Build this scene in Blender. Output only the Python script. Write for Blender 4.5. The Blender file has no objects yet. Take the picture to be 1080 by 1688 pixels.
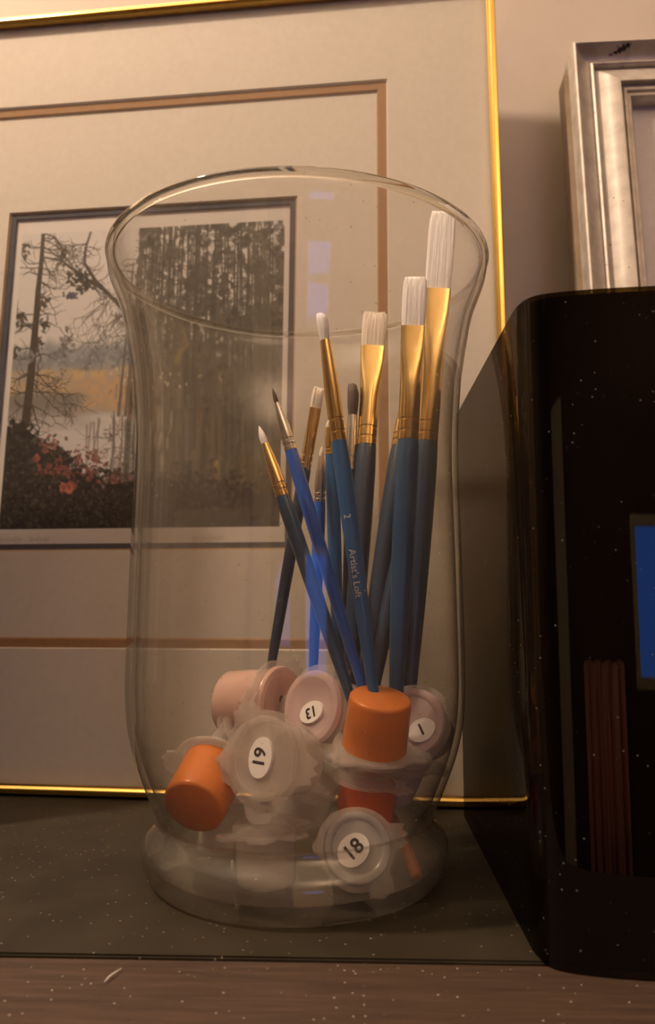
import bpy, bmesh, math, random
import numpy as np
from mathutils import Vector, Matrix
random.seed(7)
S = bpy.context.scene
C = S.collection
PI = math.pi

# ------------------------------------------------------------------ camera
CAM_H, PITCH, YAW, FPX = 0.0994, 0.1152, math.radians(2), 1268.0
cd = bpy.data.cameras.new('camera')
cam = bpy.data.objects.new('camera', cd); C.objects.link(cam)
cam.location = (0, 0, CAM_H)
cam.rotation_euler = (PI/2 + PITCH, 0, YAW)
cd.sensor_fit = 'VERTICAL'; cd.sensor_height = 36; cd.lens = 36*FPX/1688
cd.clip_start = 0.01; cd.clip_end = 50
cd.dof.use_dof = True; cd.dof.focus_distance = 0.285; cd.dof.aperture_fstop = 14
S.camera = cam

# ------------------------------------------------------------------ world, lamps, exposure
w = bpy.data.worlds.new('world'); S.world = w; w.use_nodes = True
w.node_tree.nodes['Background'].inputs[0].default_value = (0.10, 0.17, 0.42, 1)
w.node_tree.nodes['Background'].inputs[1].default_value = 0.25

def lamp(name, loc, energy, color, radius):
    d = bpy.data.lights.new(name, 'POINT'); d.energy = energy; d.color = color; d.shadow_soft_size = radius
    o = bpy.data.objects.new(name, d); C.objects.link(o); o.location = loc
    return o
lamp('mantel_lamp_light', (-0.53, 0.10, 0.97), 32, (1.0, 0.745, 0.545), 0.028)
ld = bpy.data.lights.new('fill_uplight', 'AREA'); ld.energy = 27; ld.color = (1.0, 0.67, 0.42); ld.shape = 'DISK'; ld.size = .3
lo_ = bpy.data.objects.new('fill_uplight', ld); C.objects.link(lo_); lo_.location = (.75, -1.2, .70); lo_.rotation_euler = (PI, 0, 0)   # added warm fill, bounced off the ceiling
S.view_settings.view_transform = 'Standard'
S.view_settings.look = 'None'
S.view_settings.exposure = 0.2
S.view_settings.gamma = 1
S.view_settings.use_curve_mapping = False
S.cycles.transparent_max_bounces = 40
S.cycles.max_bounces = 14
S.cycles.transmission_bounces = 14

# ------------------------------------------------------------------ pixel helpers (direction only; depth from shelf / vase)
_fw = Vector((-math.sin(YAW)*math.cos(PITCH), math.cos(YAW)*math.cos(PITCH), math.sin(PITCH)))
_rt = Vector((math.cos(YAW), math.sin(YAW), 0)); _up = _rt.cross(_fw)
ORG = Vector((0, 0, CAM_H))
def ray(x, y): return _rt*((x-540)/FPX) - _up*((y-844)/FPX) + _fw
def at(x, y, Y):
    d = ray(x, y); return ORG + d*(Y/d.y)
def onshelf(x, y, z=0.0):
    d = ray(x, y); return ORG + d*((z-CAM_H)/d.z)
VX, VY = -0.02226, 0.2994          # vase axis

# ------------------------------------------------------------------ materials
def newmat(name):
    m = bpy.data.materials.new(name); m.use_nodes = True
    nt = m.node_tree; nt.nodes.clear()
    out = nt.nodes.new('ShaderNodeOutputMaterial')
    return m, nt, out
def N(nt, t, **kw):
    n = nt.nodes.new(t)
    for k, v in kw.items():
        if k.startswith('i_'):
            key = k[2:]
            n.inputs[int(key) if key.isdigit() else key.replace('_', ' ')].default_value = v
        else: setattr(n, k, v)
    return n
def L(nt, a, b): nt.links.new(a, b)
def noise_mix(nt, c1, c2, scale, lo=.35, hi=.65, detail=6, stretch=None, coord='Object'):
    tc = N(nt, 'ShaderNodeTexCoord'); mp = N(nt, 'ShaderNodeMapping')
    if stretch: mp.inputs['Scale'].default_value = stretch
    L(nt, tc.outputs[coord], mp.inputs[0])
    nz = N(nt, 'ShaderNodeTexNoise'); nz.inputs['Scale'].default_value = scale; nz.inputs['Detail'].default_value = detail
    L(nt, mp.outputs[0], nz.inputs['Vector'])
    r = N(nt, 'ShaderNodeValToRGB'); r.color_ramp.elements[0].position = lo; r.color_ramp.elements[1].position = hi
    r.color_ramp.elements[0].color = (*c1, 1); r.color_ramp.elements[1].color = (*c2, 1)
    L(nt, nz.outputs['Fac'], r.inputs[0])
    return r.outputs[0], nz.outputs['Fac'], mp.outputs[0]
def specks(nt, vec, scale, size, keep=.5):
    """small dust specks: 1 on a speck, 0 elsewhere"""
    v = N(nt, 'ShaderNodeTexVoronoi'); v.inputs['Scale'].default_value = scale
    if vec is None:
        tc = N(nt, 'ShaderNodeTexCoord'); vec = tc.outputs['Object']
    L(nt, vec, v.inputs['Vector'])
    m1 = N(nt, 'ShaderNodeMath', operation='LESS_THAN'); m1.inputs[1].default_value = size
    L(nt, v.outputs['Distance'], m1.inputs[0])
    sp = N(nt, 'ShaderNodeSeparateColor'); L(nt, v.outputs['Color'], sp.inputs[0])
    m2 = N(nt, 'ShaderNodeMath', operation='GREATER_THAN'); m2.inputs[1].default_value = keep
    L(nt, sp.outputs[0], m2.inputs[0])
    m3 = N(nt, 'ShaderNodeMath', operation='MULTIPLY'); L(nt, m1.outputs[0], m3.inputs[0]); L(nt, m2.outputs[0], m3.inputs[1])
    return m3.outputs[0]
def pbr(name, c1, c2=None, rough=.5, metal=0., scale=60, lo=.35, hi=.65, stretch=None, bump=0., spec=.5, dust=None, coat=0.):
    m, nt, out = newmat(name)
    b = N(nt, 'ShaderNodeBsdfPrincipled')
    b.inputs['Roughness'].default_value = rough; b.inputs['Metallic'].default_value = metal
    b.inputs['Specular IOR Level'].default_value = spec; b.inputs['Coat Weight'].default_value = coat
    col, fac, vec = noise_mix(nt, c1, c2 or tuple(min(1, x*1.12) for x in c1), scale, lo, hi, stretch=stretch)
    if dust:
        dc, dscale, dsize, keep = dust
        s = specks(nt, None, dscale, dsize, keep)
        mx = N(nt, 'ShaderNodeMix', data_type='RGBA'); L(nt, s, mx.inputs[0]); L(nt, col, mx.inputs[6]); mx.inputs[7].default_value = (*dc, 1)
        col = mx.outputs[2]
    L(nt, col, b.inputs['Base Color'])
    if bump:
        bp = N(nt, 'ShaderNodeBump'); bp.inputs['Strength'].default_value = bump; bp.inputs['Distance'].default_value = .001
        L(nt, fac, bp.inputs['Height']); L(nt, bp.outputs[0], b.inputs['Normal'])
    L(nt, b.outputs[0], out.inputs[0])
    return m
def schlick(nt, f0, k=1.0):
    lw = N(nt, 'ShaderNodeLayerWeight'); lw.inputs['Blend'].default_value = .5
    p = N(nt, 'ShaderNodeMath', operation='POWER'); L(nt, lw.outputs['Facing'], p.inputs[0]); p.inputs[1].default_value = 5
    q = N(nt, 'ShaderNodeMath', operation='MULTIPLY_ADD'); L(nt, p.outputs[0], q.inputs[0]); q.inputs[1].default_value = (1-f0)*k; q.inputs[2].default_value = f0
    return q.outputs[0]
def thin_glass(name, centre, edge, ior=1.45, rough=.02, haze=.03, hazecol=(.8, .78, .74), dust=None, power=2.0, smear=None, graze=1.0):
    """clear sheet: light passes straight through, Fresnel reflection, longer glass path (darker) towards grazing, a little dust"""
    m, nt, out = newmat(name)
    lw = N(nt, 'ShaderNodeLayerWeight'); lw.inputs['Blend'].default_value = .5
    pw = N(nt, 'ShaderNodeMath', operation='POWER'); L(nt, lw.outputs['Facing'], pw.inputs[0]); pw.inputs[1].default_value = power
    mc = N(nt, 'ShaderNodeMix', data_type='RGBA'); L(nt, pw.outputs[0], mc.inputs[0])
    mc.inputs[6].default_value = (*centre, 1); mc.inputs[7].default_value = (*edge, 1)
    tr = N(nt, 'ShaderNodeBsdfTransparent'); L(nt, mc.outputs[2], tr.inputs[0])
    gl = N(nt, 'ShaderNodeBsdfGlossy'); gl.inputs['Roughness'].default_value = rough
    m1 = N(nt, 'ShaderNodeMixShader'); L(nt, schlick(nt, ((ior-1)/(ior+1))**2, graze), m1.inputs[0]); L(nt, tr.outputs[0], m1.inputs[1]); L(nt, gl.outputs[0], m1.inputs[2])
    df = N(nt, 'ShaderNodeBsdfDiffuse'); df.inputs[0].default_value = (*hazecol, 1)
    tl = N(nt, 'ShaderNodeBsdfTranslucent'); tl.inputs[0].default_value = (*hazecol, 1)
    m2 = N(nt, 'ShaderNodeMixShader'); m2.inputs[0].default_value = .5; L(nt, df.outputs[0], m2.inputs[1]); L(nt, tl.outputs[0], m2.inputs[2])
    _, nf, vec = noise_mix(nt, (0, 0, 0), (1, 1, 1), 30, stretch=smear)
    hz = N(nt, 'ShaderNodeMapRange'); L(nt, nf, hz.inputs[0])
    hz.inputs[1].default_value = .3; hz.inputs[2].default_value = .75; hz.inputs[3].default_value = haze*.5; hz.inputs[4].default_value = haze*1.6
    fac = hz.outputs[0]
    if dust:
        sc, size, keep, amt = dust
        s = specks(nt, None, sc, size, keep)
        ms = N(nt, 'ShaderNodeMath', operation='MULTIPLY'); L(nt, s, ms.inputs[0]); ms.inputs[1].default_value = amt
        mm = N(nt, 'ShaderNodeMath', operation='MAXIMUM'); L(nt, fac, mm.inputs[0]); L(nt, ms.outputs[0], mm.inputs[1]); fac = mm.outputs[0]
    m3 = N(nt, 'ShaderNodeMixShader'); L(nt, fac, m3.inputs[0]); L(nt, m1.outputs[0], m3.inputs[1]); L(nt, m2.outputs[0], m3.inputs[2])
    L(nt, m3.outputs[0], out.inputs[0])
    return m
def plastic(name, col, see=.4, transl=.4, gloss=.06, rough=.25, var=.12):
    """milky plastic: part see-through, part translucent, glossy skin"""
    m, nt, out = newmat(name)
    c, nf, _ = noise_mix(nt, tuple(x*(1-var) for x in col), col, 90)
    df = N(nt, 'ShaderNodeBsdfDiffuse'); tl = N(nt, 'ShaderNodeBsdfTranslucent'); L(nt, c, df.inputs[0]); L(nt, c, tl.inputs[0])
    m1 = N(nt, 'ShaderNodeMixShader'); m1.inputs[0].default_value = transl; L(nt, df.outputs[0], m1.inputs[1]); L(nt, tl.outputs[0], m1.inputs[2])
    tr = N(nt, 'ShaderNodeBsdfTransparent'); tr.inputs[0].default_value = (.97, .96, .95, 1)
    m2 = N(nt, 'ShaderNodeMixShader'); m2.inputs[0].default_value = see; L(nt, m1.outputs[0], m2.inputs[1]); L(nt, tr.outputs[0], m2.inputs[2])
    gl = N(nt, 'ShaderNodeBsdfGlossy'); gl.inputs['Roughness'].default_value = rough
    m3 = N(nt, 'ShaderNodeMixShader'); L(nt, schlick(nt, .034), m3.inputs[0]); L(nt, m2.outputs[0], m3.inputs[1]); L(nt, gl.outputs[0], m3.inputs[2])
    L(nt, m3.outputs[0], out.inputs[0])
    return m
def emit(name, col, strength):
    m, nt, out = newmat(name)
    c, _, _ = noise_mix(nt, tuple(x*.9 for x in col), col, 2)
    e = N(nt, 'ShaderNodeEmission'); L(nt, c, e.inputs[0]); e.inputs[1].default_value = strength
    L(nt, e.outputs[0], out.inputs[0]); return m
def vcol(name, rough=.6):
    m, nt, out = newmat(name)
    a = N(nt, 'ShaderNodeAttribute'); a.attribute_name = 'Col'
    b = N(nt, 'ShaderNodeBsdfPrincipled'); b.inputs['Roughness'].default_value = rough; b.inputs['Specular IOR Level'].default_value = .2
    L(nt, a.outputs['Color'], b.inputs['Base Color']); L(nt, b.outputs[0], out.inputs[0]); return m

M = {}
M['wall'] = pbr('wall_paint', (.60, .53, .46), (.63, .56, .49), .75, scale=25, spec=.2)
M['panel'] = pbr('dark_wood_panelling', (.10, .062, .036), (.13, .08, .045), .6, scale=9, stretch=(8, 8, 1))
M['ceiling'] = pbr('ceiling_paint', (.7, .68, .64), None, .8)
M['floor'] = pbr('floor_wood', (.12, .06, .03), (.2, .1, .05), .4, scale=8, stretch=(1, 12, 1))
M['shelf'] = pbr('shelf_dark', (.024, .019, .011), (.034, .027, .016), .55, scale=45, bump=.15, spec=.28, dust=((.24, .2, .15), 380, .13, .62))
M['shelf_wood'] = pbr('shelf_front_wood', (.042, .025, .017), (.075, .045, .030), .5, scale=40, stretch=(1, 14, 14), lo=.3, hi=.7, bump=.3, dust=((.42, .35, .3), 420, .12, .55))
M['gold'] = pbr('gold_anodised', (.78, .53, .14), (.84, .58, .17), .24, 1.0, scale=40, stretch=(1, 1, 1))
M['mat_cream'] = pbr('mat_board_cream', (.69, .63, .55), (.72, .66, .58), .85, scale=300, spec=.15, bump=.05)
M['mat_brown'] = pbr('mat_board_brown', (.36, .205, .098), (.40, .23, .115), .85, scale=300, spec=.15)
M['mat_navy'] = pbr('mat_board_slate', (.085, .085, .105), (.10, .10, .12), .85, scale=300, spec=.15)
M['bevel'] = pbr('mat_bevel_tan', (.52, .34, .18), None, .85, spec=.15)
M['print'] = vcol('landscape_print')
M['pic_glass'] = thin_glass('picture_glass', (.985, .985, .98), (.9, .9, .88), 1.5, .015, .006)
M['silver'] = pbr('silver_leaf', (.46, .41, .36), (.60, .55, .49), .46, .35, scale=110, lo=.3, hi=.6, dust=((.16, .11, .07), 260, .12, .75), bump=.1)
M['silver_side'] = pbr('silver_frame_side', (.30, .24, .17), (.4, .32, .23), .5, .4, scale=60)
M['silver_mat'] = pbr('pale_mat', (.76, .72, .70), (.80, .76, .74), .8, scale=200)
M['chip'] = pbr('dark_chip', (.02, .018, .02), None, .6)
M['glass'] = thin_glass('vase_glass', (.985, .98, .97), (.42, .38, .32), 1.45, .03, .030, (.82, .76, .66), dust=(230, .085, .62, .30), power=4.0, smear=(1, 1, .25))
M['foot_glass'] = thin_glass('vase_foot_glass', (.95, .94, .91), (.34, .30, .24), 1.5, .03, .075, (.82, .76, .66), dust=(260, .08, .6, .3), power=2.5)
def real_glass(name, col, rough=.0):
    m, nt, out = newmat(name)
    c, _, _ = noise_mix(nt, tuple(x*.97 for x in col), col, 40)
    g = N(nt, 'ShaderNodeBsdfGlass'); g.inputs['IOR'].default_value = 1.48; g.inputs['Roughness'].default_value = rough
    L(nt, c, g.inputs[0]); L(nt, g.outputs[0], out.inputs[0]); return m
M['rim'] = real_glass('vase_rim_glass', (.97, .96, .93))
M['smoke'] = thin_glass('smoked_acrylic', (.30, .24, .12), (.19, .145, .065), 1.49, .012, .0015, (.6, .58, .55), dust=(300, .08, .45, .5), power=1.5, graze=.35)
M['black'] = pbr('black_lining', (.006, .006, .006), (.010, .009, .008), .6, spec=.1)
M['blue'] = pbr('handle_blue', (.012, .10, .50), (.014, .12, .56), .28, scale=40, coat=.3)
M['teal'] = pbr('handle_teal_blue', (.012, .052, .115), (.015, .06, .135), .3, scale=40, coat=.3)
M['mid'] = pbr('handle_mid_blue', (.013, .088, .235), (.016, .10, .27), .3, scale=40, coat=.3)
M['navy'] = pbr('handle_navy', (.012, .032, .065), (.016, .04, .08), .35, scale=40, coat=.2)
M['fgold'] = pbr('ferrule_gold', (.80, .55, .20), (.86, .60, .24), .2, 1.0, scale=120)
M['fsilver'] = pbr('ferrule_silver', (.72, .69, .64), (.8, .77, .72), .22, 1.0, scale=120)
M['hair_white'] = pbr('bristle_white', (.74, .70, .68), (.93, .90, .88), .6, scale=900, stretch=(1, 1, .03), bump=.5)
M['hair_cream'] = pbr('bristle_cream', (.60, .53, .44), (.76, .68, .57), .6, scale=900, stretch=(1, 1, .03), bump=.5)
M['hair_dark'] = pbr('bristle_dark', (.045, .028, .02), (.09, .055, .04), .6, scale=900, stretch=(1, 1, .03), bump=.5)
M['ink'] = pbr('label_ink', (.02, .018, .018), None, .6)
M['print_silver'] = pbr('handle_lettering', (.42, .42, .42), None, .4)
M['sticker'] = pbr('sticker_white', (.83, .80, .75), None, .6, spec=.3)
M['orange'] = plastic('orange_paint_pot', (.86, .29, .06), .06, .35)
M['red_orange'] = plastic('red_orange_paint_pot', (.82, .16, .05), .08, .35)
M['pink'] = plastic('pale_pink_pot', (.90, .66, .56), .22, .4)
M['lilac'] = plastic('pale_lilac_pot', (.86, .69, .66), .28, .4)
M['milky'] = plastic('milky_pot', (.86, .80, .72), .45, .45)
M['grey'] = plastic('pale_grey_pot', (.62, .58, .56), .25, .4)
M['clear'] = plastic('clear_lid_plastic', (.92, .84, .76), .72, .5, rough=.10)
M['wood_stick'] = pbr('orange_wood', (.42, .15, .05), (.5, .19, .07), .5, scale=80, stretch=(8, 8, 1))
M['lint'] = pbr('lint', (.6, .58, .54), None, .9)
M['pane'] = emit('dusk_window', (.10, .26, 1.0), 2.4)
M['white_paint'] = pbr('white_paint', (.78, .70, .52), None, .5)
M['reflection_drape'] = pbr('rose_reflection_drape', (.84, .42, .32), (.90, .48, .37), .8, scale=120)  # added drape, coloured for its pink streaks in the smoked case
M['dark_wood'] = pbr('dark_wood', (.035, .02, .012), (.06, .034, .02), .45, scale=10, stretch=(10, 10, 1))

# ------------------------------------------------------------------ mesh helpers
def mesh(name, v, f, mat, parent=None, smooth=False, sharp=None):
    me = bpy.data.meshes.new(name); me.from_pydata([tuple(p) for p in v], [], f)
    bm = bmesh.new(); bm.from_mesh(me); bmesh.ops.recalc_face_normals(bm, faces=bm.faces); bm.to_mesh(me); bm.free()
    if smooth: me.shade_smooth()
    if smooth and sharp: me.set_sharp_from_angle(angle=math.radians(sharp))
    if mat: me.materials.append(mat)
    o = bpy.data.objects.new(name, me); C.objects.link(o)
    if parent: o.parent = parent
    return o
def empty(name, loc=(0, 0, 0), rot=None):
    o = bpy.data.objects.new(name, None); C.objects.link(o); o.location = loc; o.empty_display_size = .01
    if rot is not None: o.rotation_euler = rot
    return o
def tag(o, label, cat, group=None):
    o['label'] = label; o['category'] = cat
    if group: o['group'] = group
    return o
def struct(o): o['kind'] = 'structure'; return o
def boxvf(x0, x1, y0, y1, z0, z1):
    v = [(x, y, z) for z in (z0, z1) for y in (y0, y1) for x in (x0, x1)]
    return v, [(0, 2, 3, 1), (4, 5, 7, 6), (0, 1, 5, 4), (2, 6, 7, 3), (0, 4, 6, 2), (1, 3, 7, 5)]
def box(name, x0, x1, y0, y1, z0, z1, mat, parent=None, bevel=0):
    v, f = boxvf(x0, x1, y0, y1, z0, z1)
    o = mesh(name, v, f, mat, parent)
    if bevel:
        bm = bmesh.new(); bm.from_mesh(o.data)
        bmesh.ops.bevel(bm, geom=bm.edges[:], offset=bevel, segments=2, affect='EDGES'); bm.to_mesh(o.data); bm.free()
    return o
def loft(name, secs, mat, parent=None, n=28, close=True, sharp=40, ragged=0.0):
    """secs: list of (z, rx, ry, exponent[, cx, cy]) cross-sections up the local z axis"""
    v, f = [], []
    for si, s in enumerate(secs):
        z, rx, ry, e = s[:4]; cx, cy = (s[4], s[5]) if len(s) > 4 else (0, 0)
        for k in range(n):
            a = 2*PI*k/n; c, sn = math.cos(a), math.sin(a)
            v.append((cx+rx*math.copysign(abs(c)**(2/e), c), cy+ry*math.copysign(abs(sn)**(2/e), sn), z+(random.uniform(-1, .6)*ragged if ragged and si >= len(secs)-2 else 0)))
    for i in range(len(secs)-1):
        for k in range(n):
            a, b = i*n+k, i*n+(k+1) % n; f.append((a, b, b+n, a+n))
    if close: f.append(tuple(range(n))[::-1]); f.append(tuple(range((len(secs)-1)*n, len(secs)*n)))
    return mesh(name, v, f, mat, parent, True, sharp)
def revolve(name, prof, mat, parent=None, n=96, closed=False, sharp=None):
    """prof: (r, z) list; closed joins last to first"""
    v, f, idx = [], [], []
    for r, z in prof:
        if r < 1e-7: idx.append([len(v)]*n); v.append((0, 0, z))
        else:
            idx.append(list(range(len(v), len(v)+n)))
            v += [(r*math.cos(2*PI*k/n), r*math.sin(2*PI*k/n), z) for k in range(n)]
    m = len(prof)
    for i in range(m if closed else m-1):
        A, B = idx[i], idx[(i+1) % m]
        for k in range(n):
            k2 = (k+1) % n; q = []
            for t in (A[k], A[k2], B[k2], B[k]):
                if t not in q: q.append(t)
            if len(q) > 2: f.append(tuple(q))
    return mesh(name, v, f, mat, parent, True, sharp)
def tube(name, pts, r, mat, parent=None, n=8):
    pts = [Vector(p) for p in pts]; v, f = [], []
    rs = r if isinstance(r, (list, tuple)) else [r]*len(pts)
    for i, p in enumerate(pts):
        d = (pts[min(i+1, len(pts)-1)]-pts[max(i-1, 0)]).normalized()
        u = d.cross(Vector((.3, .2, .93))).normalized(); w_ = d.cross(u)
        for k in range(n):
            a = 2*PI*k/n; v.append(p+u*math.cos(a)*rs[i]+w_*math.sin(a)*rs[i])
    for i in range(len(pts)-1):
        for k in range(n): f.append((i*n+k, i*n+(k+1) % n, (i+1)*n+(k+1) % n, (i+1)*n+k))
    f.append(tuple(range(n))[::-1]); f.append(tuple(range((len(pts)-1)*n, len(pts)*n)))
    return mesh(name, v, f, mat, parent, True)
def smooth_prof(pts, sub=6):
    """Catmull-Rom through (r, z) points"""
    out = []
    for i in range(len(pts)-1):
        p0, p1, p2, p3 = pts[max(i-1, 0)], pts[i], pts[i+1], pts[min(i+2, len(pts)-1)]
        for k in range(sub):
            t = k/sub
            out.append(tuple(.5*((2*p1[j])+(-p0[j]+p2[j])*t+(2*p0[j]-5*p1[j]+4*p2[j]-p3[j])*t*t+(-p0[j]+3*p1[j]-3*p2[j]+p3[j])*t**3) for j in (0, 1)))
    out.append(tuple(pts[-1])); return out
def frame_ring(name, x0, x1, z0, z1, wd, y0, y1, mat, parent):
    """flat rectangular ring between outer rect and outer inset by wd; front y0, back y1"""
    xi0, xi1, zi0, zi1 = x0+wd, x1-wd, z0+wd, z1-wd
    v = []
    for y in (y0, y1):
        v += [(x0, y, z0), (x1, y, z0), (x1, y, z1), (x0, y, z1), (xi0, y, zi0), (xi1, y, zi0), (xi1, y, zi1), (xi0, y, zi1)]
    f = []
    for k in range(4):
        k2 = (k+1) % 4
        f += [(k, k2, 4+k2, 4+k), (8+k, 12+k, 12+k2, 8+k2), (k, 8+k, 8+k2, k2), (4+k, 4+k2, 12+k2, 12+k)]
    return mesh(name, v, f, mat, parent)
def rail(name, a, b, inn, prof, mat, parent, nout=Vector((0, -1, 0)), smooth=True):
    """one mitred moulding rail from corner a to b; prof = (inward distance, height towards the viewer)"""
    a, b, inn = Vector(a), Vector(b), Vector(inn); d = (b-a).normalized(); v, f = [], []
    for w_, h in prof:
        v.append(a+inn*w_+d*w_+nout*h); v.append(b+inn*w_-d*w_+nout*h)
    m = len(prof)
    for i in range(m):
        j = (i+1) % m; f.append((2*i, 2*i+1, 2*j+1, 2*j))
    f.append(tuple(2*i for i in range(m))); f.append(tuple(2*i+1 for i in range(m))[::-1])
    return mesh(name, v, f, mat, parent, smooth, 35)
def text_mesh(s, size, bold=0.0):
    cu = bpy.data.curves.new('lettering', 'FONT'); cu.body = s; cu.size = size; cu.align_x = 'CENTER'; cu.align_y = 'CENTER'
    cu.offset = bold; cu.resolution_u = 3
    o = bpy.data.objects.new('lettering', cu); C.objects.link(o)
    bpy.context.view_layer.update()
    me = bpy.data.meshes.new_from_object(o.evaluated_get(bpy.context.evaluated_depsgraph_get()))
    bpy.data.objects.remove(o); bpy.data.curves.remove(cu)
    return me

# ================================================================== THE ROOM
WY = 0.462
struct(box('wall_front', -1.9, 2.0, WY, WY+.1, -1.2, 1.35, M['wall']))
struct(box('wall_left', -1.9, -1.8, -2.4, WY, -1.2, 1.35, M['panel']))
struct(box('wall_right', 1.9, 2.0, -2.4, WY, -1.2, 1.35, M['panel']))
struct(box('floor', -1.9, 2.0, -2.4, WY+.1, -1.3, -1.2, M['floor']))
struct(box('ceiling', -1.9, 2.0, -2.4, WY+.1, 1.35, 1.45, M['ceiling']))
WX0, WX1, WZ0, WZ1 = .40, 1.15, -.20, .40
wb = struct(mesh('wall_back', *(lambda: (
    [(-1.9, -2.4, -1.2), (2, -2.4, -1.2), (2, -2.4, 1.35), (-1.9, -2.4, 1.35), (WX0, -2.4, WZ0), (WX1, -2.4, WZ0), (WX1, -2.4, WZ1), (WX0, -2.4, WZ1),
     (-1.9, -2.5, -1.2), (2, -2.5, -1.2), (2, -2.5, 1.35), (-1.9, -2.5, 1.35), (WX0, -2.5, WZ0), (WX1, -2.5, WZ0), (WX1, -2.5, WZ1), (WX0, -2.5, WZ1)],
    [q for k in range(4) for q in ((k, (k+1) % 4, 4+(k+1) % 4, 4+k), (8+k, 12+k, 12+(k+1) % 4, 8+(k+1) % 4), (k, 8+k, 8+(k+1) % 4, (k+1) % 4), (4+k, 4+(k+1) % 4, 12+(k+1) % 4, 12+k))]))(), M['panel']))
dr = struct(empty('added_door_1', (-1.25, -2.4, -1.2)))  # pale door added for the yellow strip it reflects in the case
box('added_door_leaf', 0, .62, .001, .035, .0, 2.05, M['white_paint'], dr, .004)
for zz in (.15, .75, 1.35): box('added_door_panel', .10, .52, .035, .042, zz, zz+.5, M['white_paint'], dr, .003)
wn = struct(empty('window_1', (WX0, -2.4, WZ0)))
ww, wh = WX1-WX0, WZ1-WZ0
fr = frame_ring('window_frame', 0, ww, 0, wh, .04, 0, -.06, M['white_paint'], wn)
box('window_pane', .04, ww-.04, -.05, -.045, .04, wh-.04, M['pane'], wn)
# added wavy sheet; its reflection stands in for the person behind the camera
def reflection_drape(name, x0, x1, y, z0, z1, parent=None):
    v, f = [], []; n = 60
    for j in range(2):
        for i in range(n+1):
            t = i/n; v.append((x0+(x1-x0)*t, y+.07*math.sin(t*26)+.03*math.sin(t*61), (z0, z1)[j]))
    for i in range(n): f.append((i, i+1, n+2+i, n+1+i))
    o = mesh(name, v, f, M['reflection_drape'], parent, True)
    md = o.modifiers.new('thick', 'SOLIDIFY'); md.thickness = .004
    return o
tag(reflection_drape('reflection_drape', -.24, .27, -2.30, -1.19, -.10), 'rose drape added behind the viewpoint, reflecting in place of the person there', 'reflection_drape')

# ================================================================== MANTEL SHELF
EDGE = 0.2277
ms = empty('mantel_shelf', (0, 0, -.03)); tag(ms, 'dark painted mantel shelf with a dusty wood-grained front strip', 'shelf')
box('shelf_top', -.75, .75, EDGE+.0006, WY-.001, 0, .03, M['shelf'], ms, .0006)
box('front_strip', -.75, .75, .135, EDGE, -.004, .0295, M['shelf_wood'], ms, .0012)

# ================================================================== GOLD PICTURE FRAME
A, AL = math.radians(4.5), .06
O = onshelf(853, 1338) + Vector((math.cos(A), -math.sin(A), 0))*.003
gf = empty('picture_frame', (O.x, O.y, .0008)); gf.rotation_mode = 'ZYX'
gf.matrix_world = Matrix.Translation((O.x, O.y, .0010)) @ Matrix.Rotation(-A, 4, 'Z') @ Matrix.Rotation(-AL, 4, 'X')
tag(gf, 'thin gold metal picture frame with cream double mat around a landscape print', 'picture')
FWD, FHT, RW = .404, .460, .0050
gp = [(0, -.016), (0, -.0005), (.0006, .0006), (.0018, .0010), (.0030, .0009), (.0038, .0002), (.0042, -.0006), (RW, -.0008), (RW, -.003), (.0022, -.003), (.0022, -.016)]
cs = [(-FWD, 0, 0), (0, 0, 0), (0, 0, FHT), (-FWD, 0, FHT)]
inn = [(0, 0, 1), (-1, 0, 0), (0, 0, -1), (1, 0, 0)]
for k in range(4): rail('gold_rail', cs[k], cs[(k+1) % 4], inn[k], gp, M['gold'], gf)
box('glass_pane', -FWD+.002, -.002, .0032, .0050, .002, FHT-.002, M['pic_glass'], gf)
# mats, front to back, each a bevel-cut board
bx0, bx1, bz0, bz1 = -.3395, -.0620, .0735, .4010       # outer mat opening
def matring(name, X0, X1, Z0, Z1, x0, x1, z0, z1, y0, y1, mat, parent, bev=0.0):
    v = []
    for (y, e) in ((y0, 0), (y1, bev)):
        v += [(X0, y, Z0), (X1, y, Z0), (X1, y, Z1), (X0, y, Z1), (x0+e, y, z0+e), (x1-e, y, z0+e), (x1-e, y, z1-e), (x0+e, y, z1-e)]
    f = []
    for k in range(4):
        k2 = (k+1) % 4
        f += [(k, k2, 4+k2, 4+k), (8+k, 12+k, 12+k2, 8+k2), (k, 8+k, 8+k2, k2), (4+k, 4+k2, 12+k2, 12+k)]
    return mesh(name, v, f, mat, parent)
e = .002
matring('outer_mat', -FWD+e, -e, e, FHT-e, bx0, bx1, bz0, bz1, .0052, .0064, M['mat_cream'], gf, .0008)
matring('brown_inner_mat', -FWD+e, -e, e, FHT-e, bx0+.0056, bx1-.0056, bz0+.0052, bz1-.0056, .0065, .0076, M['mat_brown'], gf, .0008)
px0, px1, pz0, pz1 = -.2895, -.1145, .1265, .3315
matring('inner_mat', -FWD+e, -e, e, FHT-e, px0, px1, pz0, pz1, .0077, .0088, M['mat_cream'], gf, .0)
matring('inner_mat_bevel', px0-.004, px1+.004, pz0-.004, pz1+.004, px0+.0009, px1-.0009, pz0+.0009, pz1-.0009, .00865, .0089, M['bevel'], gf)
matring('slate_fillet_mat', -FWD+e, -e, e, FHT-e, px0+.0042, px1-.0042, pz0+.0040, pz1-.0040, .0090, .0100, M['mat_navy'], gf)
box('backing_board', -FWD+e, -e, .0125, .0155, e, FHT-e, M['mat_brown'], gf)

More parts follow.
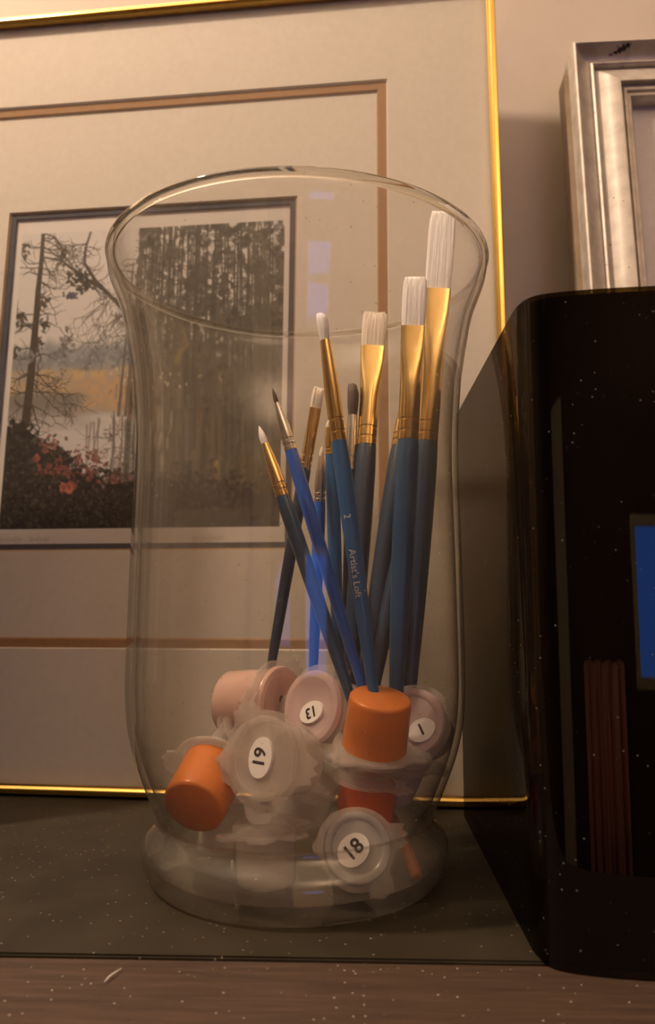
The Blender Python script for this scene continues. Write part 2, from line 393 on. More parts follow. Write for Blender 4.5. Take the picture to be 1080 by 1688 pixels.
# ---- the print: painted procedurally on a dense grid
ix0, ix1, iz0, iz1 = -.2815, -.1220, .1390, .3180       # image rect inside the paper
qx0, qx1, qz0, qz1 = -.294, -.110, .122, .336           # paper
NX, NZ = 460, 535
rng = np.random.default_rng(3)
U, V = np.meshgrid((np.linspace(qx0, qx1, NX)-ix0)/(ix1-ix0), (iz1-np.linspace(qz1, qz0, NZ))/(iz1-iz0))   # image coords 0..1, v down
def vnoise(su, sv, seed):
    r = np.random.default_rng(seed); g = r.random((sv+3, su+3))
    uu = np.clip(U, 0, 1)*su; vv = np.clip(V, 0, 1)*sv
    i, j = uu.astype(int), vv.astype(int); fu, fv = uu-i, vv-j; fu = fu*fu*(3-2*fu); fv = fv*fv*(3-2*fv)
    return (g[j, i]*(1-fu)+g[j, i+1]*fu)*(1-fv)+(g[j+1, i]*(1-fu)+g[j+1, i+1]*fu)*fv
def fbm(su, sv, seed, o=4):
    s = 0; a = .5
    for k in range(o): s = s+a*vnoise(su*2**k, sv*2**k, seed+k); a *= .5
    return s/(1-.5**o)
img = np.zeros((NZ, NX, 3)) + np.array([.66, .63, .60])
def over(mask, col):
    global img
    mask = np.clip(mask, 0, 1)[..., None]; img = img*(1-mask)+np.array(col)*mask
ASP = (iz1-iz0)/(ix1-ix0)
def stroke(pts, w0, w1, col, a=1.0):
    """tapering poly-line"""
    n = len(pts)-1
    for k in range(n):
        (u0, v0), (u1, v1) = pts[k], pts[k+1]; wa = w0+(w1-w0)*k/n; wb_ = w0+(w1-w0)*(k+1)/n
        pad = max(wa, wb_)*2
        sel = (U > min(u0, u1)-pad) & (U < max(u0, u1)+pad) & (V > min(v0, v1)-pad) & (V < max(v0, v1)+pad)
        if not sel.any(): continue
        du, dv = u1-u0, (v1-v0)*ASP; l2 = du*du+dv*dv+1e-9
        t = np.clip(((U[sel]-u0)*du+(V[sel]-v0)*ASP*dv)/l2, 0, 1)
        d = np.hypot(U[sel]-u0-t*du, (V[sel]-v0)*ASP-t*dv); wd = (wa+(wb_-wa)*t)/2
        m = np.clip((wd-d)/.0028+.5, 0, 1)[:, None]*a
        img[sel] = img[sel]*(1-m)+np.array(col)*m
def blob(u, v, ru, rv, col, a=1., ang=0):
    sel = (abs(U-u) < 2*max(ru, rv)) & (abs(V-v) < 2*max(ru, rv))
    du, dv = U[sel]-u, (V[sel]-v)*ASP; c, s = math.cos(ang), math.sin(ang)
    d = np.hypot((du*c+dv*s)/ru, (-du*s+dv*c)/rv)
    m = np.clip((1-d)*4, 0, 1)[:, None]*a; img[sel] = img[sel]*(1-m)+np.array(col)*m
n1, n2, n3 = fbm(6, 8, 11), fbm(24, 30, 21), fbm(60, 70, 31)
# distant tree line and hazy hills
ridge = .36+.05*fbm(14, 1, 41)-.05*np.abs(vnoise(38, 1, 47)-.5)
over((V-ridge)*30, (.33, .34, .34)); over(((V-ridge-.03)*25)*(n2 > .45), (.24, .26, .27))
over((V-.44)*20*(n2*.5+.4), (.36, .33, .30))
# golden banks
over(np.clip((.05-np.abs(V-(.525+.03*(n1-.5))))*60, 0, 1)*np.clip(n2*2.2-.4, 0, 1), (.56, .40, .22))
over(np.clip((V-.50)*30, 0, 1)*np.clip((.655-V+.08*(n1-.5))*40, 0, 1)*np.clip((U-.22-.15*(n2-.5))*12, 0, 1), (.52, .36, .21))
over(np.clip((V-.50)*30, 0, 1)*np.clip((.64-V)*40, 0, 1)*np.clip((U-.22)*12, 0, 1)*(n3 > .55)*.7, (.42, .34, .25))
over(np.clip((V-.545)*40, 0, 1)*np.clip((.64-V)*40, 0, 1)*np.clip((.30-U+.1*(n2-.5))*14, 0, 1)*.85, (.22, .20, .17))
# pond
over(np.clip((V-.63-.03*(n1-.5))*50, 0, 1), (.60, .57, .55))
over(np.clip((V-.60)*50, 0, 1)*np.clip((.70-V+.06*(n2-.5))*30, 0, 1)*np.clip((.38-U)*10, 0, 1)*.5, (.35, .32, .29))
for k in range(26):                                            # reflections of trunks
    u = .30+.5*rng.random(); v0 = .64+.03*rng.random(); stroke([(u, v0), (u+.01*rng.normal(), v0+.1+.15*rng.random())], .008, .003, (.22, .20, .18), .7)
for k in range(60):
    blob(.18+.4*rng.random(), .68+.2*rng.random(), .006+.012*rng.random(), .004, (.25, .22, .19), .8)
# thicket on the right: hanging moss, trunks, gaps of sky at the top
right = np.clip((U-.45-.10*(n1-.5))*7, 0, 1)
over(right*np.clip((n2*1.0+n1*.7+V*.75-.93)*9, 0, 1), (.135, .12, .095))
over(right*np.clip((V-.46+.15*(n1-.5))*7, 0, 1)*.93, (.135, .12, .088))
for k in range(70):
    u = .45+.55*rng.random(); top = -.02 if rng.random() < .7 else .15*rng.random(); d = .02*rng.normal()
    c = .06+.06*rng.random(); stroke([(u+d, top), (u+d*.5, .45), (u, .72+.25*rng.random())], .005, .008+.012*rng.random(), (c, c*.92, c*.72), .9)
for k in range(900):
    u = .46+.54*rng.random(); v = rng.random()**1.2*.62; c = .05+.08*rng.random()
    blob(u, v, .004+.012*rng.random(), .006+.018*rng.random(), (c, c*.93, c*.72), .75, .4*rng.normal())
for k in range(420):
    u = .43+.57*rng.random(); v = .02+.4*rng.random(); l = .03*rng.normal()
    stroke([(u, v), (u+l, v+.012*rng.normal()), (u+1.6*l, v+.025*rng.random())], .004, .002, (.07, .06, .05), .8)
for k in range(260):
    u = .38+.6*rng.random(); v = .48+.45*rng.random(); c = .10+.10*rng.random()
    stroke([(u, v), (u+.004*rng.normal(), v+.05*rng.random())], .006, .003, (c*1.05, c*.95, c*.72), .55)
for k in range(40): blob(.42+.14*rng.random(), .50+.2*rng.random(), .01, .02, (.34, .20, .12), .35)
for k in range(40): blob(.48+.13*rng.random(), .60+.22*rng.random(), .006, .03, (.42, .38, .33), .45)
for k in range(22): blob(.52+.08*rng.normal()*.9, .515+.02*rng.normal(), .004, .007, (.60, .56, .50), .8)
# bare trunk at left with drooping twigs
DK = (.085, .07, .05)
def twig(u, v, ang, l, wd, dep, col, droop=.5, a=.9):
    pts = [(u, v)]; n = 5
    for k in range(n):
        ang += .28*rng.normal()+droop*.12*math.cos(ang)
        u += l/n*math.cos(ang); v += l/n*math.sin(ang)/ASP; pts.append((u, v))
        if dep and rng.random() < .75: twig(u, v, ang+(1 if rng.random() < .5 else -1)*(.5+.6*rng.random()), l*(.3+.25*rng.random()), wd*.6, dep-1, col, droop, a)
    stroke(pts, wd, wd*.35, col, a)
def clump(u, v, ru, rv, n, col, a=.9, s=.011):
    for k in range(n):
        c = .6+.8*rng.random()
        blob(u+ru*rng.normal()*.5, v+rv*rng.normal()*.5, s*(.4+rng.random()), s*(.3+.6*rng.random()), tuple(x*c for x in col), a, 3*rng.random())
stroke([(.082, -.005), (.083, .10), (.079, .2), (.080, .30), (.077, .42), (.076, .52), (.070, .66)], .015, .034, (.075, .06, .042))
for k in range(40):
    t = rng.random(); u = .082-.010*t; v = .01+.6*t; sgn = rng.random() < .6
    twig(u, v, (.25 if sgn else PI-.25)+.25*rng.normal(), .05+.09*rng.random(), .006, 1, DK, .9 if sgn else -.9)
for k in range(5): twig(.075, .44+.035*k, .5+.2*rng.random(), .16+.1*rng.random(), .007, 2, DK, .5, .85)
for u, v, n in ((.02, .055, 12), (.02, .30, 20), (.10, .385, 16), (.105, .26, 10), (.01, .41, 12), (.11, .33, 10)): clump(u, v, .018, .026, n, (.08, .065, .05))
# leaning branches with clumps
for pts, w0, w1 in (([(.268, .005), (.252, .06), (.252, .115), (.30, .18), (.36, .235), (.43, .30), (.52, .40)], .008, .018), ([(.09, .085), (.16, .10), (.22, .14), (.28, .18), (.33, .21)], .007, .013), ([(.09, .0), (.13, .015), (.155, .05), (.17, .09)], .006, .006), ([(.15, .04), (.20, .05), (.25, .045)], .004, .004)):
    stroke(pts, w0, w1, (.085, .07, .055))
    for (u, v) in pts[1:]:
        for q in range(3): twig(u, v, PI/2+.9*rng.normal(), .05+.07*rng.random(), .005, 1, (.10, .085, .07), .2, .85)
clump(.235, .165, .04, .03, 46, (.075, .065, .055)); clump(.265, .19, .025, .018, 26, (.075, .065, .055)); clump(.165, .075, .014, .03, 16, (.08, .07, .055)); clump(.205, .225, .03, .010, 20, (.10, .09, .11)); clump(.24, .21, .02, .012, 8, (.08, .07, .06))
for k in range(34):
    u = .30+.24*rng.random(); twig(u, .24+.18*rng.random(), PI/2+.5+.25*rng.normal(), .06+.10*rng.random(), .0045, 1, (.13, .115, .10), 0, .75)
for u in (.43, .455, .49, .52): stroke([(u+.01, .12), (u, .35), (u-.015, .64)], .005, .010, (.13, .115, .10), .9)
clump(.50, .455, .06, .02, 50, (.13, .12, .11)); clump(.20, .40, .03, .10, 40, (.17, .155, .14), .7)
for k in range(18): clump(rng.random()*.5, .43+.012*rng.normal(), .012, .03, 5, (.22, .225, .23), .7)
for k in range(30):
    u = .40+.12*rng.random(); twig(u, .64+.22*rng.random(), rng.random()*PI, .06+.05*rng.random(), .004, 1, (.20, .18, .16), 0, .7)
for u in (.40, .43, .46, .50): stroke([(u, .64), (u+.004, .74), (u-.003, .84)], .007, .005, (.18, .16, .14), .85)
# dark undergrowth with red leaves
edge_ = .655+.19*np.clip((U-.02)/.36, 0, 1)**1.2
under = V-(edge_+.10*(n2-.5)+.07*(n3-.5))
over(under*60, (.045, .039, .032))
over(np.clip((V-.87+.05*(n2-.5))*60, 0, 1), (.05, .043, .035))
def edge_at(u): return .655+.19*min(1, max(0, (u-.02)/.36))**1.2
for k in range(1500):
    u = rng.random(); v = .64+.36*rng.random()
    if v < edge_at(u)-.015+.02*rng.normal(): continue
    c = .025+.075*rng.random()**2; blob(u, v, .004+.012*rng.random(), .003+.006*rng.random(), (c*1.05, c*.95, c*.78), .85, 3*rng.random())
for k in range(150):
    u, v = .27+.075*rng.normal(), .80+.036*rng.normal()
    if v < .70: continue
    c = .4+.6*rng.random(); blob(u, v, .004+.010*rng.random(), .003+.006*rng.random(), (.30*c, .115*c, .09*c), .85, 3*rng.random())
clump(.155, .725, .03, .02, 22, (.24, .11, .08), .85, .012)
for k in range(120):
    u, v = .3*rng.random(), .70+.16*rng.random()
    if v > edge_at(u): c = .03+.05*rng.random(); blob(u, v, .012*rng.random()+.004, .008, (c, c*.9, c*.75), .9, 3*rng.random())
clump(.245, .868, .03, .012, 26, (.40, .14, .10), .9, .014); clump(.12, .77, .012, .012, 8, (.38, .13, .10), .9, .011)
clump(.40, .83, .05, .025, 26, (.06, .05, .04), .9); clump(.42, .845, .04, .02, 14, (.22, .11, .09), .8); clump(.36, .77, .03, .012, 14, (.2, .13, .11), .7, .009)
for k in range(150): blob(rng.random()*.45, .88+.11*rng.random(), .005, .004, (.13, .10, .08), .5, 3*rng.random())
# paper margin and pencil title
out_ = (U < 0) | (U > 1) | (V < 0) | (V > 1)
img[out_] = (.72, .67, .62)
for x0_, n_ in ((.005, 7), (.115, 6), (.70, 9)):
    u = x0_; pts = []
    for k in range(n_*4): pts.append((u+.003*math.sin(k*2.1), 1.033+.010*math.sin(k*1.9+x0_*9)*(.6+.4*math.sin(k*.7)))); u += .0032
    stroke(pts, .0022, .0022, (.42, .36, .31), .7)
vx = [(qx0+(qx1-qx0)*i/(NX-1), 0.0102, qz1+(qz0-qz1)*j/(NZ-1)) for j in range(NZ) for i in range(NX)]
fx = [(j*NX+i, j*NX+i+1, (j+1)*NX+i+1, (j+1)*NX+i) for j in range(NZ-1) for i in range(NX-1)]
me = bpy.data.meshes.new('landscape_print'); me.from_pydata(vx, [], fx)
ca = me.color_attributes.new('Col', 'FLOAT_COLOR', 'POINT')
rgba = np.ones((NX*NZ, 4), dtype=np.float32); rgba[:, :3] = np.clip(img.reshape(-1, 3), 0, 1)
ca.data.foreach_set('color', rgba.ravel()); me.materials.append(M['print'])
po = bpy.data.objects.new('landscape_print', me); C.objects.link(po); po.parent = gf
po['label'] = 'forest pond print with bare leaning trees and red leaves'

# added tall box, left of what the lens sees, to shade the picture's foot
tag(box('added_shade_box', -.30, -.189, .330, .346, 0, .345, M['dark_wood'], None, .001), 'tall dark box added out of view to shade the foot of the picture', 'box')

# ================================================================== SILVER PICTURE FRAME
sA, sAL = math.radians(2.0), .095
sY = .404
TL = at(931, 97, sY+.030)
sf = empty('silver_frame')
hz = (TL.z-.0005)/math.cos(sAL)
sf.matrix_world = Matrix.Translation((TL.x, TL.y-hz*math.sin(sAL), .0010)) @ Matrix.Rotation(-sA, 4, 'Z') @ Matrix.Rotation(-sAL, 4, 'X')
tag(sf, 'wide silver moulded picture frame standing behind the smoked black case', 'picture')
SW = .30
sp = [(.0, -.012), (0, .0105), (.0006, .0125), (.0016, .0130), (.0026, .0122), (.0045, .0092), (.0070, .0070), (.0100, .0060), (.0108, .0062), (.0112, .0078), (.0122, .0084), (.0132, .0076), (.0136, .0052),
      (.0148, .0056), (.0200, .0088), (.0250, .0110), (.0266, .0108), (.0270, .0070), (.0284, .0066), (.0290, .0080), (.0306, .0078), (.0314, .0062), (.0330, .0060), (.0342, .0040), (.0346, -.001), (.0346, -.006), (.0346, -.012)]
cs = [(0, 0, 0), (SW, 0, 0), (SW, 0, hz), (0, 0, hz)]
inn = [(0, 0, 1), (-1, 0, 0), (0, 0, -1), (1, 0, 0)]
for k in range(4): rail('silver_rail', cs[k], cs[(k+1) % 4], inn[k], sp, M['silver'], sf)
frame_ring('back_frame', -.0030, SW+.003, 0.0, hz-.013, .012, -.001, .012, M['silver_side'], sf)
box('pale_mat', .033, SW-.033, .002, .004, .033, hz-.033, M['silver_mat'], sf)
# dark chip on the top rail's scoop
cp = []
for k in range(15):
    t = k/14; cp.append((.022+.012*t, 0, hz-.0066+.0036*t+.0005*math.sin(k*2.3)))
cv, cf = [], []
for k, (x, y, z) in enumerate(cp):
    wd = .0003+.0011*max(0, math.sin((k-3)/11*PI))*(.7+.3*math.sin(k*3.1))
    for s in (-1, 1):
        zz = z+s*wd; wi = hz-zz; hh = np.interp(wi, [p[0] for p in sp[3:9]], [p[1] for p in sp[3:9]])
        cv.append((x, -hh-.00025, zz))
for k in range(14): cf.append((2*k, 2*k+1, 2*k+3, 2*k+2))
mesh('paint_chip', cv, cf, M['chip'], sf)['label'] = 'dark chipped mark in the silver leaf'

# ================================================================== SMOKED CASE
sc = empty('smoked_case', (.0505, .226, .0)); tag(sc, 'smoked black acrylic case with rounded corner standing beside the vase', 'case')
CH = .1905
left = [(.0505, .3735), (.0505, .34), (.0505, .30), (.0505, .26), (.0505, .245), (.0506, .2370), (.0511, .2315), (.0526, .2266), (.0553, .2237), (.0605, .2217), (.0690, .2200), (.0800, .2186), (.0950, .2174), (.115, .2165), (.14, .2160)]
cxm = .14
path = smooth_prof(left, 5); path = path + [(2*cxm-x, y) for x, y in path[::-1][1:] if y < .352]
def offs(path, d):
    o = []
    for i, p in enumerate(path):
        a, b = path[max(i-1, 0)], path[min(i+1, len(path)-1)]; dx, dy = b[0]-a[0], b[1]-a[1]; l = math.hypot(dx, dy)
        o.append((p[0]-dy/l*d, p[1]+dx/l*d))
    return o
def wallsheet(name, outer, inner, z0, z1, mat):
    n = len(outer); v = [(x-.0505, y-.226, z) for pth in (outer, inner) for z in (z0, z1) for x, y in pth]; f = []
    for i in range(n-1):
        f += [(i, i+1, n+i+1, n+i), (2*n+i, 3*n+i, 3*n+i+1, 2*n+i+1), (n+i, n+i+1, 3*n+i+1, 3*n+i), (i, 2*n+i, 2*n+i+1, i+1)]
    f += [(0, n, 3*n, 2*n), (n-1, 3*n-1, 4*n-1, 2*n-1)]
    return mesh(name, v, f, mat, sc, True, 40)
inner = offs(path, .0028)
wallsheet('smoked_shell', path, inner, 0, CH, M['smoke'])
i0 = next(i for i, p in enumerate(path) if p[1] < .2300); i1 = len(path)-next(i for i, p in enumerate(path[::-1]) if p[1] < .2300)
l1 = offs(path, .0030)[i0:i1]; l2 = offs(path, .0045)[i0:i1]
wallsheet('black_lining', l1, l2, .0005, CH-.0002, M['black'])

# ================================================================== GLASS VASE
raw = [(0.0747, 0.2347), (0.0724, 0.227), (0.0699, 0.2193), (0.0681, 0.2116), (0.0668, 0.204), (0.0652, 0.194), (0.064, 0.184), (0.063, 0.1691), (0.0626, 0.1544), (0.0627, 0.1447), (0.0632, 0.1208), (0.0635, 0.0972), (0.0637, 0.0741), (0.0635, 0.0628), (0.0624, 0.0514), (0.0597, 0.0403), (0.0555, 0.0292), (0.0526, 0.0226), (0.0512, 0.0192), (0.0514, 0.017), (0.0532, 0.0143), (0.0552, 0.0116), (0.0564, 0.0084), (0.0561, 0.0051)]
outer = [(r, CAM_H+(z-CAM_H)*(1-r*r/.09)) for r, z in raw][::-1]
VASE_H = .2318
outer = [(.0525, .0004), (.0545, .0035)] + outer[0:] + [(.0752, VASE_H)]
outer = smooth_prof(outer, 4)
vs = empty('glass_vase', (VX, VY, 0)); tag(vs, 'large clear flared glass vase holding paint brushes and small paint pots', 'vase')
T = .0024
ins = []
for i, (r, z) in enumerate(outer):
    a, b = outer[max(i-1, 0)], outer[min(i+1, len(outer)-1)]; dr, dz = b[0]-a[0], b[1]-a[1]; l = math.hypot(dr, dz)
    ins.append((r-dz/l*T, z+dr/l*T))
NECK = .0205
ib = [k for k, (r, z) in enumerate(outer) if z >= NECK]
k0 = ib[0]
body = outer[k0:] + ins[k0:][::-1]
revolve('body', body, M['glass'], vs, 128, closed=True, sharp=60)
ft_in = [p for p in ins[:k0+1] if p[1] > .0062]
foot = [(0, .0004), (.0515, .0004)] + outer[:k0+1] + ft_in[::-1] + [(ft_in[0][0]-.003, .0052), (0, .0050)]
revolve('foot', foot, M['foot_glass'], vs, 128, sharp=60)
# rolled rim bead
rb = [( .0740+.0019*math.cos(2*PI*k/14), VASE_H+.0006+.0016*math.sin(2*PI*k/14)) for k in range(14)]
revolve('rim', rb, M['rim'], vs, 160, closed=True)

# ================================================================== PAINT BRUSHES
def orient(o, p, d, face):
    """local z along d, local -y towards face"""
    z = d.normalized(); y = (-face + z*face.dot(z)).normalized(); x = y.cross(z)
    m = Matrix((x, y, z)).transposed().to_4x4(); m.translation = p; o.matrix_world = m
def brush(label, tip, end, dyt, dye, fb, ff, kind, hmat, fmat, bmat, rw, bw=0., lettering=None, slant=0.):
    """tip/end: pixels; dyt/dye: depth offset from the vase axis; fb, ff: pixel y of bristle/ferrule and ferrule/handle joints"""
    P, E = at(*tip, VY+dyt), at(*end, VY+dye)
    Ln = (P-E).length; d = (P-E)/Ln
    def s_of(py):                     # where along the brush a pixel row falls
        lo, hi = 0., 1.
        for _ in range(40):
            mid = (lo+hi)/2; q = E+(P-E)*mid-ORG; yy = 844-FPX*q.dot(_up)/q.dot(_fw)
            if yy > py: lo = mid
            else: hi = mid
        return lo*Ln
    zf, zb = s_of(ff), s_of(fb)
    o = empty('paint_brush'); orient(o, E, d, (ORG-(P+E)/2).normalized())
    tag(o, label, 'paint brush', 'brushes standing in the vase')
    r = rw
    hs = [(0, .0004, .0004, 2), (.0010, r*.42, r*.42, 2), (.004, r*.50, r*.50, 2)]
    for t in (.15, .3, .45, .6, .72, .83, .92): hs.append((zf*t, r*(.52+.56*math.sin(min(t/.86, 1)*PI/2)), r*(.52+.56*math.sin(min(t/.86, 1)*PI/2)), 2))
    hs += [(zf-.0015, r*1.02, r*1.02, 2), (zf+.0005, r*.97, r*.97, 2)]
    loft('handle', hs, hmat, o, 20)
    Lf = zb-zf
    c1, c2 = zf+min(.0035, Lf*.10), zf+min(.0080, Lf*.22)
    g = .00028
    def ring(z): return [(z-.0006, r, r, 2), (z-.0003, r-g, r-g, 2), (z+.0003, r-g, r-g, 2), (z+.0006, r, r, 2)]
    if kind == 'flat':
        ry = .0014
        fs = [(zf, r, r, 2)]+ring(c1)+ring(c2)
        for t in (.45, .6, .72, .84, 1.0):
            k = (t-.40)/.6; k = k*k*(3-2*k); fs.append((zf+Lf*t, r+(bw-r)*k, r+(ry-r)*k, 2+2.2*k))
        loft('ferrule', fs, fmat, o, 32)
        hb = Ln-zb
        bs = [(zb-.001, bw*.93, ry*.75, 4), (zb+hb*.3, bw*1.00, ry*.95, 3.5), (zb+hb*.7, bw*1.01, ry*.85, 3.5), (zb+hb*.93, bw*.97, ry*.5, 3, bw*slant, 0), (Ln, bw*.86, ry*.15, 3, bw*slant*2, 0)]
        loft('bristles', bs, bmat, o, 48, ragged=.0009)
    else:
        rt_ = bw
        fs = [(zf, r, r, 2)]+ring(c1)+ring(c2)+[(zf+Lf*.5, r*.93+rt_*.07, r*.93+rt_*.07, 2), (zf+Lf*.8, r*.45+rt_*.55, r*.45+rt_*.55, 2), (zb, rt_, rt_, 2)]
        loft('ferrule', fs, fmat, o, 24)
        hb = Ln-zb
        bs = [(zb-.001, rt_*.85, rt_*.85, 2), (zb+hb*.25, rt_*1.05, rt_*1.05, 2), (zb+hb*.55, rt_*.85, rt_*.85, 2), (zb+hb*.82, rt_*.42, rt_*.42, 2), (Ln, rt_*.08, rt_*.08, 2)]
        if slant: bs = [(zb-.001, rt_*.85, rt_*.85, 2), (zb+hb*.3, rt_*1.15, rt_*1.1, 2), (zb+hb*.7, rt_*1.2, rt_*1.1, 2.4), (zb+hb*.93, rt_*1.0, rt_*.8, 2.4, -rt_*.2, 0), (Ln, rt_*.6, rt_*.4, 2.4, -rt_*.4, 0)]
        loft('bristles', bs, bmat, o, 20, ragged=.0004 if slant else 0)
    h = [c for c in o.children if c.name.startswith('handle')][0]
    for s, zc, size, roll in lettering or ():
        tm = text_mesh(s, size, .00003)
        zc = s_of(zc); R = r*1.09+.00006
        for vt in tm.vertices:          # run the word down the handle and wrap it round
            z = zc-vt.co.x; a = -vt.co.y/R + roll
            t = z/zf; rr = r*(.52+.56*math.sin(min(max(t, .05)/.86, 1)*PI/2))+.00032
            vt.co = (-rr*math.sin(a), -rr*math.cos(a), z)
        tm.materials.append(M['print_silver'])
        lo = bpy.data.objects.new('lettering', tm); C.objects.link(lo); lo.parent = o
    return o
brush('navy flat brush whose white bristles stand tallest of all in the vase', (731, 350), (668, 1215), .022, .008, 477, 729, 'flat', M['navy'], M['fgold'], M['hair_white'], .0046, .0058)
brush('navy handled flat brush with pale cream square bristles behind the round brush', (619, 515), (572, 1215), .040, .014, 571, 735, 'flat', M['navy'], M['fgold'], M['hair_cream'], .0043, .0056)
brush('brush with dark brown bristles and slim silver ferrule', (583, 633), (566, 1215), .033, .020, 685, 775, 'round', M['navy'], M['fsilver'], M['hair_dark'], .0022, .0021, slant=1)
brush('navy brush with short gold ferrule leaning towards the orange pot', (679, 625), (588, 1215), .022, .002, 655, 737, 'round', M['navy'], M['fgold'], M['hair_dark'], .0042, .0020)
brush('navy lettered brush squeezed between the two wide flat brushes', (691, 742), (600, 1215), .020, -.004, 752, 780, 'round', M['navy'], M['fgold'], M['hair_dark'], .0036, .0020, lettering=[('Artist\'s Loft', 925, .0027, .0)])
brush('dark blue brush leaning left with plain gold ferrule and pale bristles', (526, 640), (428, 1208), .022, .026, 673, 772, 'flat', M['navy'], M['fgold'], M['hair_cream'], .0025, .0025)
brush('bright blue slim brush with silver ferrule standing upright', (531, 735), (512, 1215), .018, .020, 752, 828, 'round', M['blue'], M['fsilver'], M['hair_cream'], .0024, .0010)
brush('mid blue brush with short gold ferrule hidden behind the round brush', (545, 690), (562, 1215), .010, .010, 705, 750, 'round', M['mid'], M['fgold'], M['hair_cream'], .0026, .0020)
brush('bright blue round brush with dark pointed tip and silver ferrule', (449, 640), (622, 1215), .000, -.002, 664, 742, 'round', M['blue'], M['fsilver'], M['hair_dark'], .0025, .0009)
brush('thin teal round brush with gold ferrule, lowest pointed white tip', (427, 702), (600, 1215), -.010, -.016, 731, 818, 'round', M['teal'], M['fgold'], M['hair_white'], .0027, .0014)
brush('wide flat brush with square white bristles and long polished gold ferrule', (685, 458), (650, 1215), -.004, -.010, 538, 726, 'flat', M['teal'], M['fgold'], M['hair_white'], .0041, .0048)
brush('blue lettered round brush with white bristles and long tapering gold ferrule', (530, 517), (626, 1215), -.024, -.024, 561, 727, 'round', M['mid'], M['fgold'], M['hair_white'], .0029, .0018, lettering=[('2', 852, .0034, .25), ('Artist\'s Loft', 945, .0036, .25)], slant=1)

# ================================================================== PAINT POTS
def pot(label, px, dy, lid, mats, number=None, size=1.0, spin=0., sticker=(0, 0, .0075, .0052), nrot=0., tabs=(0., 2.1, 4.0), lidmat='clear', stk=True, R=.0114, H=.0195):
    """px: pixel of the pot's middle; dy: depth from vase axis; lid: direction the lid points (right, up, towards viewer)"""
    P = at(*px, VY+dy); view = (ORG-P).normalized()
    rt = Vector((view.y*-1, view.x, 0)).normalized()*1.0
    rt = Vector((0, 0, 1)).cross(view).normalized(); up = view.cross(rt)
    d = (rt*lid[0]+up*lid[1]+view*lid[2]).normalized()
    o = empty('paint_pot'); orient(o, P-d*(H*size/2), d, up if abs(d.dot(up)) < .9 else view)
    if spin: o.matrix_world = o.matrix_world @ Matrix.Rotation(spin, 4, 'Z')
    tag(o, label, 'paint pot', 'paint pots in the vase')
    R, H = R*size, H*size
    revolve('cup', [(0, 0), (R*.86, 0), (R*.93, .0005), (R*.95, .0014), (R*.985, H*.55), (R, H-.0012), (R-.0007, H-.0012), (R*.93, H*.5), (R*.88, .0012), (0, .0012)], mats[0], o, 40, sharp=50)
    if mats[1]: revolve('paint', [(0, .0014), (R*.86, .0014), (R*.915, H*.5), (R*.93, H*.86), (0, H*.86)], mats[1], o, 36, sharp=50)
    # flange with snapped connecting tabs
    n = 72; v, f = [], []
    for zt in (H-.0012, H-.0002):
        for rr in (0, 1):
            for k in range(n):
                a = 2*PI*k/n; r_ = R*.99 if rr == 0 else R*1.28+.0004*math.sin(3*a+px[0])
                if rr:
                    for t in tabs:
                        da = abs((a-t+PI) % (2*PI)-PI)
                        if da < .34: r_ += .0042*(1-(da/.34)**4)*(1+.25*math.sin(a*37+px[1]))
                v.append((r_*math.cos(a), r_*math.sin(a), zt))
    for k in range(n):
        k2 = (k+1) % n; f += [(k, k2, n+k2, n+k), (2*n+k, 3*n+k, 3*n+k2, 2*n+k2), (n+k, n+k2, 3*n+k2, 3*n+k), (k, 2*n+k, 2*n+k2, k2)]
    mesh('flange', v, f, M['clear'], o)
    lidp = [(0, H+.0016), (R*.80, H+.0016), (R*.86, H+.0022), (R*.92, H+.0024), (R*1.06, H+.0022), (R*1.10, H+.0014), (R*1.10, H-.0000), (0, H-.0000)]
    lo = revolve('lid', lidp, M[lidmat], o, 44, sharp=40)
    tb = []
    for k in range(9): tb.append((R*1.02+.0012*0+.0046*math.sin(k/8*PI)*1.0, -R*.42+R*.84*k/8))
    n = len(tb); v = [(x, y, z) for z in (H+.0006, H+.0014) for x, y in tb]
    mesh('pull_tab', v, [tuple(range(n)), tuple(range(n, 2*n))[::-1]]+[(k, (k+1) % n, n+(k+1) % n, n+k) for k in range(n)], M['clear'], o)
    if number:
        sx, sy, ra, rb_ = sticker; zt = H+.0019
        if stk:
            v = [(sx+(ra*math.cos(t)*math.cos(nrot)-rb_*math.sin(t)*math.sin(nrot)), sy+(ra*math.cos(t)*math.sin(nrot)+rb_*math.sin(t)*math.cos(nrot)), z) for z in (H+.0008, zt+.0007) for t in [2*PI*k/32 for k in range(32)]]
            st = mesh('number_sticker', v, [tuple(range(32))[::-1], tuple(range(32, 64))]+[(k, (k+1) % 32, 32+(k+1) % 32, 32+k) for k in range(32)], M['sticker'], o)
        tm = text_mesh(number, rb_*1.45, .00014)
        rot = Matrix.Rotation(nrot, 4, 'Z')
        for vt in tm.vertices: vt.co = (rot @ vt.co) + Vector((sx, sy, zt+.0008))
        tm.materials.append(M['ink'])
        to = bpy.data.objects.new('number', tm); C.objects.link(to); to.parent = st if stk else o
    return o
pot('orange paint pot standing lid down above the red-orange pot', (622, 1192), -.026, (-.13, -.90, -.42), (M['orange'], None), size=1.0, tabs=(.4, 2.6, 4.6))
pot('red-orange paint pot standing under the upside-down orange pot', (604, 1322), -.014, (.10, .92, .30), (M['red_orange'], None), size=.92, tabs=(5.6, 1.2))
pot('orange paint pot tipped over with its round base showing', (336, 1298), -.022, (.34, .62, -.62), (M['orange'], None), size=1.02, tabs=(.3, 1.9, 3.4))
pot('pale pink paint pot lying on its side marked with a bare 9', (418, 1160), .012, (.80, -.05, .60), (M['pink'], M['pink']), '9', size=1.2, sticker=(.001, -.001, .004, .0046), nrot=.15+PI, stk=False, lidmat='pink')
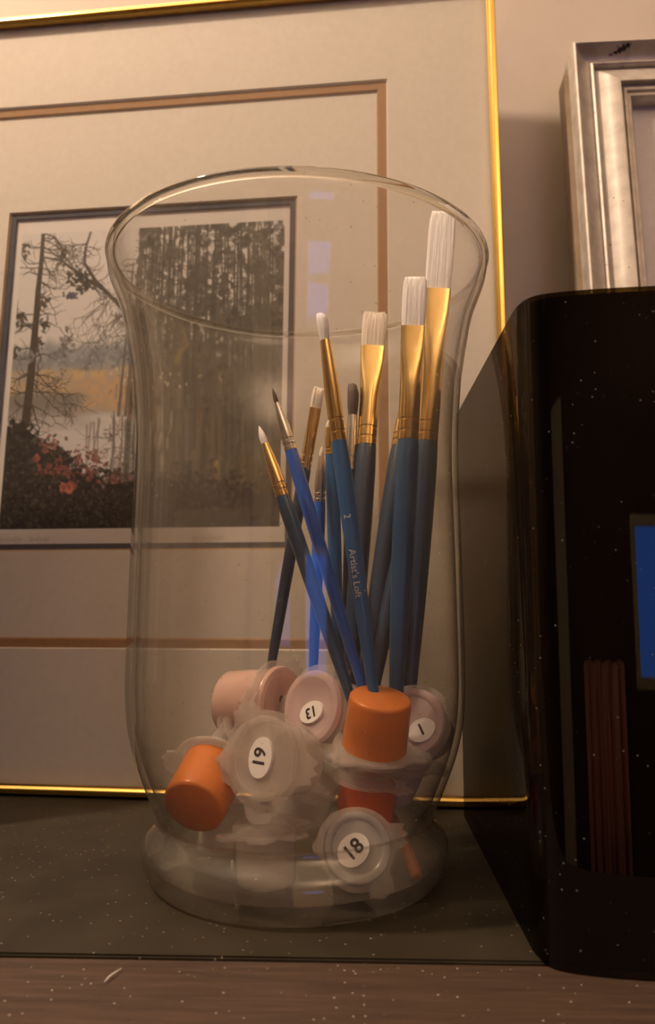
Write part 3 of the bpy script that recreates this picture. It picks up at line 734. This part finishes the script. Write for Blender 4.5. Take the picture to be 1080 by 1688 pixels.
pot('lilac paint pot with oval sticker reading 13', (548, 1172), .000, (-.62, .12, .72), (M['lilac'], M['lilac']), '13', size=1.08, sticker=(-.001, .002, .0056, .0038), nrot=.35, lidmat='lilac')
pot('clear paint pot with slanted sticker reading 19', (462, 1252), -.026, (-.52, .05, .82), (M['milky'], None), '19', size=1.10, sticker=(-.0005, .000, .0066, .0045), nrot=-PI/2-.15, tabs=(.2, 1.5, 2.9, 5.2))
pot('pale paint pot beside the glass with sticker reading 1', (694, 1200), -.002, (-.28, .20, .92), (M['lilac'], M['milky']), '1', size=.98, sticker=(-.0040, .0032, .0052, .0040), nrot=.5+PI, lidmat='lilac', tabs=(.1, 5.6))
pot('grey paint pot at the vase bottom with sticker reading 18', (581, 1402), -.026, (.16, .10, .96), (M['grey'], M['grey']), '18', size=.9, sticker=(.0015, .0010, .0058, .0047), nrot=.75+PI, lidmat='grey', tabs=(2.2, 3.4))
pot('milky paint pot standing upright at the vase bottom under jagged lid tabs', (438, 1410), -.028, (-.04, .95, .25), (M['milky'], M['milky']), size=.92, tabs=(.2, 2.9, 3.7, 4.6, 5.4))
pot('clear empty paint pot lying flat in the middle of the pile', (500, 1318), .004, (.3, .85, .45), (M['milky'], None), size=1.0, tabs=(1.0, 4.2, 5.1))
pot('milky paint pot half hidden behind the tipped orange pot', (385, 1240), .010, (.5, .55, .4), (M['milky'], M['grey']), size=.98, tabs=(1.8, 3.1))
pot('clear paint pot with jagged tabs under the tipped orange pot', (372, 1370), -.006, (.15, .9, -.1), (M['clear'], None), size=.9, tabs=(3.3, 4.2, 5.0))
pot('lilac paint pot resting against the glass under the pot marked 1', (652, 1272), .006, (.30, .75, .5), (M['lilac'], None), size=.92, tabs=(.5, 5.5, 2.5))
# orange-brown stick among the pots
tag(tube('wooden_stick', [at(648, 1345, VY-.008), at(668, 1395, VY-.018), at(687, 1446, VY-.030)], [.0016, .0021, .0022], M['wood_stick'], None, 12), 'thin orange-brown wooden stick slanting down beside the pot marked 18', 'stick')

# ================================================================== LINT
p0 = onshelf(172, 1619, -.0004)
tag(tube('lint_fibre', [onshelf(172, 1619, .0002), onshelf(180, 1610, .0004), onshelf(190, 1603, .0004), onshelf(201, 1596, .0002)], [.0001, .00022, .0002, .0001], M['lint']), 'short white lint fibre lying on the wooden shelf strip', 'lint')
